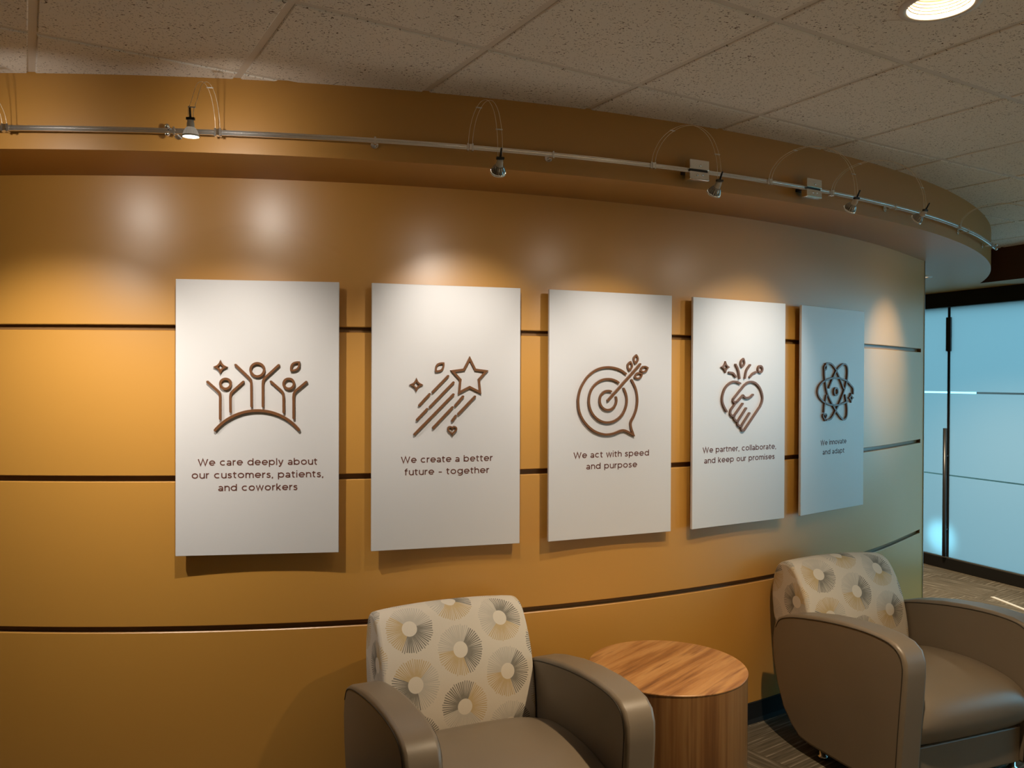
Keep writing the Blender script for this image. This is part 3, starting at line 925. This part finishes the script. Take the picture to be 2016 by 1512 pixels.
# ================================================================== value signs
ICONS = [
 [
  ('sparkle', [(-139.2,194.8),(-139.0,170.5),(-116.2,195.2)]),
  ('figure_head', [(-120.3,130.2),(-120.1,110.5),(-101.7,130.4)]),
  ('figure_head', [(-2.5,184.5),(-2.3,158.8),(22.4,184.8)]),
  ('figure_head', [(115.1,131.2),(115.3,111.3),(134.1,131.4)]),
  ('leaf', [(120.9,179.2),(156.8,218.0)]),
  ('figure_arm', [(-186.5,137.5),(-150.7,104.4),(-142.1,93.6),(-139.7,80.1),(-139.5,-3.4)]),
  ('figure_arm', [(-54.6,137.9),(-91.4,103.8),(-99.8,94.0),(-102.2,80.5),(-101.7,23.5)]),
  ('figure_arm', [(-83.3,202.6),(-35.7,155.6),(-27.2,144.1),(-24.6,130.1),(-23.7,43.8)]),
  ('figure_arm', [(77.2,202.7),(28.8,156.4),(20.3,144.6),(18.2,130.6),(18.6,44.1)]),
  ('figure_arm', [(48.3,139.1),(84.0,106.7),(93.3,95.1),(95.7,79.9),(96.3,21.1)]),
  ('figure_arm', [(181.2,138.3),(143.6,106.1),(135.4,95.5),(133.3,80.2),(133.8,-2.2)]),
  ('ground_arc', [(-158.3,-47.6),(-0.9,27.6),(153.4,-47.0)]),
 ],
 [
  ('star', [(88.9,234.8),(111.6,190.3),(157.9,184.3),(127.1,149.3),(132.3,98.2),(89.2,119.3),(45.5,97.0),(50.4,149.0),(18.6,183.5),(65.5,190.0)]),
  ('streak', [(-0.2,163.6),(-62.7,99.5)]),
  ('streak', [(-75.2,91.0),(-116.0,47.1)]),
  ('streak', [(22.0,137.8),(-73.8,39.5)]),
  ('streak', [(-84.9,31.0),(-125.6,-11.4)]),
  ('streak', [(22.2,89.6),(-135.3,-68.6)]),
  ('streak', [(18.5,37.8),(-60.5,-43.9)]),
  ('streak', [(61.5,80.9),(29.6,45.1)]),
  ('streak', [(111.1,80.8),(42.4,10.5)]),
  ('streak', [(31.8,3.1),(16.7,-16.5)]),
  ('leaf', [(-53.0,179.3),(-16.0,218.5)]),
  ('sparkle', [(-128.6,128.4),(-128.5,103.2),(-103.8,128.4)]),
  ('heart', [(17.3,-55.9),(17.4,-78.1),(39.6,-56.2)]),
 ],
 [
  ('outer_ring', [(62.7,177.5),(36.5,193.1),(5.9,202.0),(-24.5,205.1),(-57.6,201.4),(-90.6,189.4),(-120.2,168.3),(-143.8,139.7),(-161.3,108.5),(-169.9,74.9),(-170.3,46.4),(-165.1,15.3),(-151.6,-13.3),(-130.6,-39.4),(-103.7,-61.9),(-73.7,-76.7),(-43.6,-83.8),(-22.4,-84.9),(1.9,-81.9),(26.2,-74.4),(44.5,-68.9),(59.9,-69.7),(78.4,-77.9),(103.2,-89.7),(92.2,-63.5),(88.0,-42.3),(92.0,-27.7),(102.7,-10.6),(114.9,15.8),(120.9,45.0),(121.3,74.2),(114.2,108.8),(101.6,135.3),(92.2,149.8)]),
  ('middle_ring', [(-25.6,60.7),(-24.9,-32.4),(69.1,60.3),(27.7,141.6),(55.5,114.0)]),
  ('inner_ring', [(-25.0,62.0),(-24.7,21.3),(17.0,61.8),(-10.1,102.6),(16.9,75.8)]),
  ('arrow_shaft', [(-26.5,61.5),(135.8,219.8)]),
  ('leaf', [(109.6,220.3),(116.8,262.3)]),
  ('leaf', [(78.9,189.5),(87.3,232.7)]),
  ('leaf', [(133.8,189.9),(178.4,205.5)]),
  ('leaf', [(104.5,160.5),(149.5,177.5)]),
 ],
 [
  ('sparkle', [(-108.0,211.5),(-107.6,187.2),(-82.1,211.7)]),
  ('leaf', [(-1.9,209.6),(10.4,256.2)]),
  ('ring', [(122.6,204.4),(122.8,190.5),(139.1,204.5)]),
  ('ray', [(-83.5,187.3),(-59.2,183.4),(-40.2,167.1)]),
  ('ray', [(-41.1,224.2),(-24.8,198.5),(-15.5,160.3)]),
  ('ray', [(54.2,223.7),(29.7,196.1),(19.9,161.8)]),
  ('ray', [(97.4,190.9),(74.2,182.5),(53.2,165.9)]),
  ('heart_lobe', [(-11.3,135.8),(-36.0,143.5),(-58.5,143.5),(-84.5,133.2),(-110.1,111.7),(-124.4,82.3),(-126.9,55.4),(-118.0,31.1),(-99.1,5.3)]),
  ('hand_outline', [(-55.4,62.7),(17.3,127.5),(40.1,139.8),(63.2,143.9),(94.3,135.6),(122.0,111.9),(138.2,77.1),(136.7,49.4),(123.3,24.6),(28.1,-75.0),(15.0,-86.9),(1.6,-85.2),(-3.1,-72.8),(5.0,-58.0),(52.0,-5.8)]),
  ('finger', [(-3.2,-66.0),(-15.7,-64.3),(-27.2,-54.5),(-23.7,-41.0),(29.4,17.9)]),
  ('finger', [(-25.5,-42.3),(-38.7,-39.2),(-50.2,-28.1),(-46.7,-13.3),(6.5,40.1)]),
  ('finger', [(-49.2,-17.3),(-63.5,-15.7),(-74.8,-4.6),(-71.4,11.5),(-36.4,47.5)]),
  ('thumb', [(-55.4,62.7),(-57.1,53.2),(-43.9,46.3),(-27.0,51.5),(8.5,79.7)]),
  ('thumb_crease', [(8.5,79.7),(20.1,70.0),(37.4,66.6),(56.6,71.0),(74.9,81.9)]),
 ],
 [
  ('nucleus_ring', [(8.3,92.6),(8.4,73.8),(26.9,92.4)]),
  ('orbit', [(181.1,81.0),(178.2,109.9),(153.3,127.4),(115.1,147.7),(61.2,160.8),(5.5,163.9),(-44.3,161.3),(-101.0,149.1),(-141.8,130.1),(-162.1,108.2),(-164.6,83.5),(-141.9,58.2),(-101.0,37.9),(-49.2,25.6),(5.9,21.6),(61.8,26.0),(126.6,40.3)]),
  ('orbit', [(-90.8,236.3),(-59.9,240.6),(-28.8,232.4),(8.0,204.5),(39.8,167.9),(82.9,108.1)]),
  ('orbit', [(-104.6,200.3),(-102.6,174.0),(-93.3,135.2),(-75.2,84.9),(-28.3,28.0),(14.0,-12.6),(67.5,-51.2),(97.2,-55.0),(116.1,-38.4),(120.3,-4.0),(113.0,36.3),(99.2,73.7)]),
  ('orbit', [(-59.8,112.6),(-23.4,162.6),(13.2,204.5),(66.2,234.2),(98.4,237.2),(119.0,218.8),(121.4,181.8),(112.4,144.8),(83.0,88.2),(40.4,29.3),(3.4,-9.5),(-38.6,-47.8),(-80.3,-54.9)]),
  ('orbit', [(-106.1,-12.1),(-101.0,24.0),(-83.0,73.8)]),
  ('leaf', [(-106.2,200.3),(-85.7,233.5)]),
  ('heart', [(-98.4,-36.9),(-98.4,-57.1),(-75.1,-37.7)]),
  ('sparkle', [(158.2,58.4),(158.3,36.8),(184.1,57.9)]),
 ],
]


# monoline lettering, x-height 0.74 of the capital height; stroke centre lines
LW = 0.165
XH = 0.79
def arc(cx, cy, rx, ry, a0, a1, n=14):
    return [(cx + rx * cos(radians(a0 + (a1 - a0) * i / n)), cy + ry * sin(radians(a0 + (a1 - a0) * i / n))) for i in range(n + 1)]
def glyphs():
    h = LW / 2
    ry = XH / 2 - h + 0.008; rx = 0.325; cy = XH / 2
    g = {}
    bowl = lambda cx: arc(cx, cy, rx, ry, 0, 360, 28)
    lx = rx + h
    def arch(x0, w):      # stem at x0, arch to x0+w
        r = w / 2
        return [(x0, 0.0), (x0, XH)], [(x0, XH - h - 0.27)] + arc(x0 + r, XH - h - 0.255, r, 0.262, 180, 0, 12) + [(x0 + w, 0.0)]
    g['o'] = (2 * lx, [bowl(lx)])
    g['c'] = (2 * lx - 0.07, [arc(lx, cy, rx, ry, 48, 312, 22)])
    g['e'] = (2 * lx - 0.02, [arc(lx, cy, rx, ry, 0, 318, 26), [(lx - rx, cy - 0.01), (lx + rx + h * 0.9, cy - 0.01)]])
    g['d'] = (2 * lx, [bowl(lx), [(2 * lx - h, 0), (2 * lx - h, 1.04)]])
    g['b'] = (2 * lx, [bowl(lx), [(h, 0), (h, 1.04)]])
    g['p'] = (2 * lx, [bowl(lx), [(h, -0.27), (h, XH)]])
    g['g'] = (2 * lx, [bowl(lx), [(2 * lx - h, XH), (2 * lx - h, 0.0)] + arc(lx, 0.02, rx, 0.24, 0, -140, 14)])
    g['a'] = (0.64, [arc(0.30, 0.20, 0.235, 0.145, 0, 360, 24), [(0.08, 0.625)] + arc(0.315, 0.44, 0.235, 0.245, 115, 0, 12) + [(0.55, 0.0)]])
    g['u'] = (0.66, [[(h, XH), (h, 0.30)] + arc(h + 0.265, 0.30, 0.265, 0.245, 180, 360, 14) + [(h + 0.53, 0.30), (h + 0.53, XH)], [(h + 0.53, 0), (h + 0.53, 0.4)]])
    s1, s2 = arch(h, 0.53); g['n'] = (0.66, [s1, s2])
    s1, s2 = arch(h, 0.53); g['h'] = (0.66, [[(h, 0), (h, 1.04)], s2])
    s1, s2 = arch(h, 0.45); s3, s4 = arch(h + 0.45, 0.45); g['m'] = (1.03, [s1, s2, s4])
    g['l'] = (LW, [[(h, 0), (h, 1.04)]])
    g['i'] = (LW, [[(h, 0), (h, XH)], [(h, 0.935), (h, 1.075)]])
    g['r'] = (0.40, [[(h, 0), (h, XH)], [(h, XH - 0.40)] + arc(h + 0.33, XH - 0.36, 0.33, 0.295, 180, 92, 10)])
    g['t'] = (0.45, [[(0.17, 0.94), (0.17, 0.24)] + arc(0.34, 0.22, 0.17, 0.165, 180, 285, 8), [(0.0, XH - h), (0.43, XH - h)]])
    g['f'] = (0.44, [[(0.16, 0)] + [(0.16, 0.80)] + arc(0.33, 0.80, 0.17, 0.185, 180, 75, 8), [(0.0, XH - h), (0.41, XH - h)]])
    g['k'] = (0.62, [[(h, 0), (h, 1.04)], [(0.55, XH), (h, 0.24)], [(0.24, 0.40), (0.57, 0.0)]])
    g['v'] = (0.66, [[(0.05, XH), (0.33, 0.03), (0.61, XH)]])
    g['y'] = (0.66, [[(0.05, XH), (0.345, 0.03)], [(0.61, XH), (0.345, 0.03), (0.27, -0.14), (0.20, -0.205), (0.07, -0.20)]])
    g['w'] = (0.98, [[(0.05, XH), (0.26, 0.04), (0.49, XH), (0.72, 0.04), (0.93, XH)]])
    g['W'] = (1.30, [[(0.05, 1.0), (0.35, 0.04), (0.65, 1.0), (0.95, 0.04), (1.25, 1.0)]])
    g['s'] = (0.54, [[(0.47, 0.60), (0.38, 0.665), (0.27, 0.683), (0.15, 0.655), (0.095, 0.57), (0.12, 0.47), (0.25, 0.405), (0.37, 0.36), (0.455, 0.28), (0.45, 0.16), (0.37, 0.08), (0.25, 0.055), (0.14, 0.085), (0.05, 0.16)]])
    g[','] = (0.16, [[(0.085, 0.12), (0.085, 0.0), (0.045, -0.13)]])
    g['\u2013'] = (0.52, [[(0.04, 0.36), (0.48, 0.36)]])
    return g
GLYPH = glyphs()

def add_text(bm, text, width, baseline, y0, y1):
    gap, space = 0.135, 0.60
    x = 0.0; runs = []
    for ch in text:
        if ch == ' ': x += space - gap; continue
        w, strokes = GLYPH[ch]
        runs.append((x, strokes)); x += w + gap
    total = x - gap
    k = CAP
    sx = width / (total * k)
    for gx, strokes in runs:
        for s in strokes:
            closed = len(s) > 4 and (Vector(s[0]) - Vector(s[-1])).length < 1e-4
            pts = [((gx + px - total / 2) * k * sx, baseline + pz * k) for px, pz in s]
            if closed: pts = pts[:-1]
            add_ribbon(bm, pts, LW * k, y0, y1, closed=closed, cap='butt')
CAP = 0.0252

SIGNS = [
    ((-0.980, 3.141), 0.136, 'tall white sign with three cheering figures, "We care deeply" caption, leftmost on the orange wall',
     [('We care deeply about', .446), ('our customers, patients,', .492), ('and coworkers', .296)]),
    ((-0.262, 3.286), 0.280, 'tall white sign with a shooting star emblem and better future caption',
     [('We create a better', .376), ('future \u2013 together', .347)]),
    ((0.431, 3.525), 0.408, 'tall white sign with arrow and target emblem, speed and purpose caption',
     [('We act with speed', .376), ('and purpose', .253)]),
    ((1.078, 3.850), 0.537, 'tall white sign with a handshake heart emblem, keep our promises caption',
     [('We partner, collaborate,', .484), ('and keep our promises', .465)]),
    ((1.681, 4.260), 0.670, 'tall white sign with an atom emblem, We innovate caption, tinted by the glass wall',
     [('We innovate', .250), ('and adapt', .211)]),
]
BASELINES = (-0.1835, -0.2325, -0.2815)

def circle_pts(c, r, n=40): return [(c[0] + r * cos(2 * pi * i / n), c[1] + r * sin(2 * pi * i / n)) for i in range(n)]
def sparkle_pts(c, r):
    out = []
    for q in range(4):
        a = pi / 2 * q
        tip = Vector((cos(a), sin(a))) * r
        nxt = Vector((cos(a + pi / 2), sin(a + pi / 2))) * r
        mid = Vector((cos(a + pi / 4), sin(a + pi / 4))) * r * 0.40
        for k in range(6):
            t = k / 6
            p = tip * (1 - t) ** 2 + mid * 2 * t * (1 - t) * 0.9 + nxt * t ** 2
            out.append((c[0] + p.x, c[1] + p.y))
    return out
def leaf_pts(a, b, fat=0.30):
    a, b = Vector(a), Vector(b); d = b - a; n = Vector((-d.y, d.x))
    N = 12
    up = [a + d * (i / N) + n * fat * 1.0 * sin(pi * i / N) ** 0.85 for i in range(N)]
    dn = [b - d * (i / N) - n * fat * 1.0 * sin(pi * i / N) ** 0.85 for i in range(N)]
    return [(p.x, p.y) for p in up + dn]
def heart_pts(c, r):
    out = []
    for i in range(36):
        t = 2 * pi * i / 36
        x = 16 * sin(t) ** 3; y = 13 * cos(t) - 5 * cos(2 * t) - 2 * cos(3 * t) - cos(4 * t)
        out.append((c[0] + x / 17 * r, c[1] + (y + 2) / 17 * r))
    return out

def build_sign(idx):
    (x, y), yaw, label, lines = SIGNS[idx]
    root = empty('wall_sign', (x, y, 1.5145), yaw)
    tag(root, label, 'sign', 'white value signs on the curved wall')
    bm = bmesh.new(); add_box(bm, -0.305, 0.305, -0.010, 0.003, -0.5285, 0.5285)
    bevel(link_mesh('board', bm, M_BOARD, root), 0.0012, 1)
    bm = bmesh.new(); add_box(bm, -0.11, 0.11, 0.003, 0.0305, -0.40, 0.40)
    link_mesh('mounting_cleat', bm, M_BLACK, root)
    yb, yf = -0.0098, -0.0195
    W = 0.0091
    for name, pts in ICONS[idx]:
        P = [(px / 1000.0, pz / 1000.0) for px, pz in pts]
        bm = bmesh.new()
        dist = lambda a, b: (Vector(a) - Vector(b)).length
        w = W
        if name in ('figure_head', 'ring', 'nucleus_ring'):
            r = (dist(P[0], P[1]) + dist(P[0], P[2])) / 2
            add_ribbon(bm, circle_pts(P[0], r), w, yb, yf, closed=True)
        elif name == 'sparkle':
            add_ribbon(bm, sparkle_pts(P[0], (dist(P[0], P[1]) + dist(P[0], P[2])) / 2 * 0.82), w * 0.74, yb, yf, closed=True)
        elif name == 'heart':
            add_ribbon(bm, heart_pts(P[0], (dist(P[0], P[1]) + dist(P[0], P[2])) / 2 * 0.84), w * 0.68, yb, yf, closed=True)
        elif name == 'leaf':
            a, b = Vector(P[0]), Vector(P[1]); d = b - a
            add_ribbon(bm, leaf_pts(a + d * 0.09, b - d * 0.09), w * 0.80, yb, yf, closed=True)
        elif name == 'star':
            add_ribbon(bm, P, w, yb, yf, closed=True)
        elif name in ('middle_ring', 'inner_ring'):
            r = (dist(P[0], P[1]) + dist(P[0], P[2])) / 2
            a0 = math.degrees(atan2(P[3][1] - P[0][1], P[3][0] - P[0][0])); a1 = math.degrees(atan2(P[4][1] - P[0][1], P[4][0] - P[0][0]))
            add_ribbon(bm, arc(P[0][0], P[0][1], r, r, a0, a1 + 360, 44), w, yb, yf)
        elif name == 'outer_ring':
            k = 23                                        # sharp tip of the tail
            add_ribbon(bm, [tuple(p) for p in catmull(P[:k + 1], 3)] + [tuple(p) for p in catmull(P[k:], 3)][1:], w, yb, yf)
        elif name == 'ground_arc':
            a, m, b = P
            ch = dist(a, b) / 2; sg = m[1] - (a[1] + b[1]) / 2; R_ = (ch * ch + sg * sg) / (2 * sg)
            c = ((a[0] + b[0]) / 2, m[1] - R_); th = math.degrees(math.asin(ch / R_))
            add_ribbon(bm, arc(c[0], c[1], R_, R_, 90 + th, 90 - th, 30), w * 1.15, yb, yf)
        elif name == 'figure_arm':
            add_ribbon(bm, [P[0]] + [tuple(p) for p in catmull(P[1:4], 4)] + [P[4]], w, yb, yf)
        elif name in ('hand_outline',):
            q = [P[0]] + [tuple(p) for p in catmull(P[1:9], 4)] + [tuple(p) for p in catmull(P[9:14], 4)] + [P[14]]
            add_ribbon(bm, q, w, yb, yf)
        elif name == 'finger':
            add_ribbon(bm, [tuple(p) for p in catmull(P[:4], 4)] + [P[4]], w, yb, yf)
        elif name == 'thumb':
            add_ribbon(bm, [tuple(p) for p in catmull(P[:4], 4)] + [P[4]], w, yb, yf)
        elif len(P) > 2:
            add_ribbon(bm, [tuple(p) for p in catmull(P, 5)], w if idx != 4 else w * 0.9, yb, yf)
        else:
            add_ribbon(bm, P, w, yb, yf)
        link_mesh(name, bm, M_EMBLEM, root)
    for (text, wd), bl in zip(lines, BASELINES):
        bm = bmesh.new(); add_text(bm, text, wd, bl, -0.0099, -0.0107)
        link_mesh('caption_line', bm, M_INK, root)
for k in range(5): build_sign(k)

# ================================================================== armchairs
ARM = [(0.046, 0.46), (0.034, 0.525), (0.008, 0.567), (-0.045, 0.594), (-0.126, 0.617), (-0.265, 0.645), (-0.395, 0.661), (-0.516, 0.667), (-0.610, 0.663), (-0.668, 0.651), (-0.704, 0.626), (-0.720, 0.586), (-0.721, 0.53), (-0.708, 0.36), (-0.692, 0.17), (-0.684, 0.066), (-0.40, 0.062), (-0.20, 0.062), (-0.140, 0.070), (-0.085, 0.108), (-0.030, 0.17), (0.012, 0.27), (0.038, 0.37)]
WO, WI = 0.413, 0.299
SEAT = [(-0.07, 0.375), (-0.12, 0.402), (-0.22, 0.432), (-0.34, 0.446), (-0.46, 0.447), (-0.56, 0.436), (-0.635, 0.415), (-0.685, 0.378), (-0.703, 0.330), (-0.697, 0.282), (-0.675, 0.245), (-0.630, 0.228), (-0.40, 0.225), (-0.07, 0.225)]
BACK = [(-0.092, 0.34), (-0.094, 0.42), (-0.085, 0.50), (-0.068, 0.58), (-0.042, 0.655), (-0.010, 0.715), (0.022, 0.760), (0.052, 0.787), (0.085, 0.797), (0.120, 0.795), (0.150, 0.778), (0.172, 0.745), (0.188, 0.69), (0.194, 0.62), (0.184, 0.54), (0.160, 0.45), (0.125, 0.36), (0.10, 0.32)]

def build_chair(loc, yaw, label):
    root = empty('armchair', loc, yaw)
    tag(root, label, 'armchair', 'taupe armchairs with starburst backs along the wall')
    for s in (-1, 1):
        x0, x1 = (s * WO, s * WI)
        bm = bmesh.new(); prism(bm, ARM, min(x0, x1), max(x0, x1))
        arm = link_mesh('armrest', bm, M_VINYL, root)
        bevel(arm, 0.014, 3, 50); smooth_by_angle(arm, 50)
        for e in (x0, x1):
            sg = 1 if e > (x0 + x1) / 2 else -1
            bm = bmesh.new()
            pts = []
            for (y, z) in ARM[1:16]:
                c = Vector((y + 0.33, z - 0.40)); c = c * (1 - 0.017 / c.length)
                pts.append((e - sg * 0.0005, c.x - 0.33, c.y + 0.40))
            add_tube(bm, catmull(pts, 3), 0.0026, 6)
            link_mesh('seam_piping', bm, M_PIPING, arm)
    # seat cushion, crowned across its width
    bm = bmesh.new()
    nx = 18; rows = []
    S = [tuple(p) for p in catmull(SEAT, 3, closed=False)]
    for i in range(nx + 1):
        u = -1 + 2 * i / nx; x = u * (WI - 0.003)
        edge = abs(u) ** 6
        rows.append([bm.verts.new((x, -0.36 + (y + 0.36) * (1 - 0.02 * edge) - 0.008 * (1 - u * u) * (1 if y < -0.6 else 0), z + (0.010 * (1 - u * u) - 0.016 * edge if z > 0.33 else 0))) for y, z in S])
    n = len(S)
    for a, b in zip(rows, rows[1:]):
        for k in range(n): bm.faces.new((a[k], a[(k + 1) % n], b[(k + 1) % n], b[k]))
    bm.faces.new(rows[0][::-1]); bm.faces.new(rows[-1])
    bmesh.ops.recalc_face_normals(bm, faces=bm.faces[:])
    o = link_mesh('seat_cushion', bm, M_VINYL, root); bevel(o, 0.008, 2, 60); smooth_by_angle(o, 60)
    # back cushion with its printed cloth
    bm = bmesh.new(); uvl = bm.loops.layers.uv.new('UVMap')
    B = [tuple(p) for p in catmull(BACK, 3)]
    arcl = [0.0]
    for p, q in zip(B, B[1:]): arcl.append(arcl[-1] + (Vector(p) - Vector(q)).length)
    nx = 20; rows = []; us = []
    hw = WI - 0.004
    for i in range(nx + 1):
        u = -1 + 2 * i / nx; x = u * hw
        row = []
        for y, z in B:
            top = max(0.0, min(1.0, (z - 0.5) / 0.28))
            yy = y - 0.016 * (1 - u * u) * (1 if y < 0.06 else 0.0)
            row.append(bm.verts.new((x, yy, z + 0.014 * (1 - u * u) * top - 0.004 * abs(u) ** 8 * top)))
        rows.append(row); us.append(x)
    n = len(B)
    for i in range(nx):
        for k in range(n - 1):
            f = bm.faces.new((rows[i][k], rows[i][k + 1], rows[i + 1][k + 1], rows[i + 1][k]))
            for l, (xx, kk) in zip(f.loops, ((us[i], k), (us[i], k + 1), (us[i + 1], k + 1), (us[i + 1], k))):
                l[uvl].uv = (xx + U_SHIFT, arcl[kk] + V_SHIFT)
        f = bm.faces.new((rows[i][n - 1], rows[i][0], rows[i + 1][0], rows[i + 1][n - 1]))
    for row, sg in ((rows[0], -1), (rows[-1], 1)):
        f = bm.faces.new(row if sg < 0 else row[::-1])
        for l in f.loops:
            v = l.vert.co
            l[uvl].uv = (sg * (hw + 0.05 + v.y) + U_SHIFT, v.z - 0.30 + V_SHIFT)
    bmesh.ops.recalc_face_normals(bm, faces=bm.faces[:])
    o = link_mesh('back_cushion', bm, M_BURST, root); bevel(o, 0.012, 3, 60); smooth_by_angle(o, 60)
    o['label'] = 'cream cushion printed with grey and gold starbursts'
    bm = bmesh.new(); prism(bm, [(-0.655, 0.070), (-0.660, 0.222), (-0.06, 0.222), (-0.06, 0.34), (0.075, 0.34), (0.03, 0.20), (-0.14, 0.070)], -WI + 0.001, WI - 0.001)
    bevel(link_mesh('seat_base', bm, M_VINYL, root), 0.006, 2)
    for sx in (-1, 1):
        for y in (-0.585, -0.215):
            bm = bmesh.new()
            add_lathe(bm, [(0.0, 0.0), (0.021, 0.0), (0.022, 0.012), (0.014, 0.016), (0.012, 0.064), (0.0, 0.066)], 20, axis_from=(sx * 0.345, y, 0.0))
            link_mesh('leg', bm, M_CHROME, root)
    return root
U_SHIFT, V_SHIFT = 0.0, 0.06
build_chair((-0.209, 3.046, 0), 0.422, 'taupe armchair with starburst back, left of the round wooden table')
build_chair((1.620, 3.896, 0), 0.373, 'taupe armchair right of the round table, near the frosted glass')

# ================================================================== round drum table
tb = empty('drum_table', (0.600, 3.110, 0), 0.0)
tag(tb, 'round walnut drum side table between the two armchairs', 'side table')
bm = bmesh.new()
add_lathe(bm, [(0.0, 0.565), (0.2990, 0.565), (0.300, 0.5655), (0.300, 0.5685), (0.2985, 0.570), (0.0, 0.570)], 96, smooth=False)
smooth_by_angle(link_mesh('tabletop', bm, M_WOOD_TOP, tb), 30)
bm = bmesh.new()
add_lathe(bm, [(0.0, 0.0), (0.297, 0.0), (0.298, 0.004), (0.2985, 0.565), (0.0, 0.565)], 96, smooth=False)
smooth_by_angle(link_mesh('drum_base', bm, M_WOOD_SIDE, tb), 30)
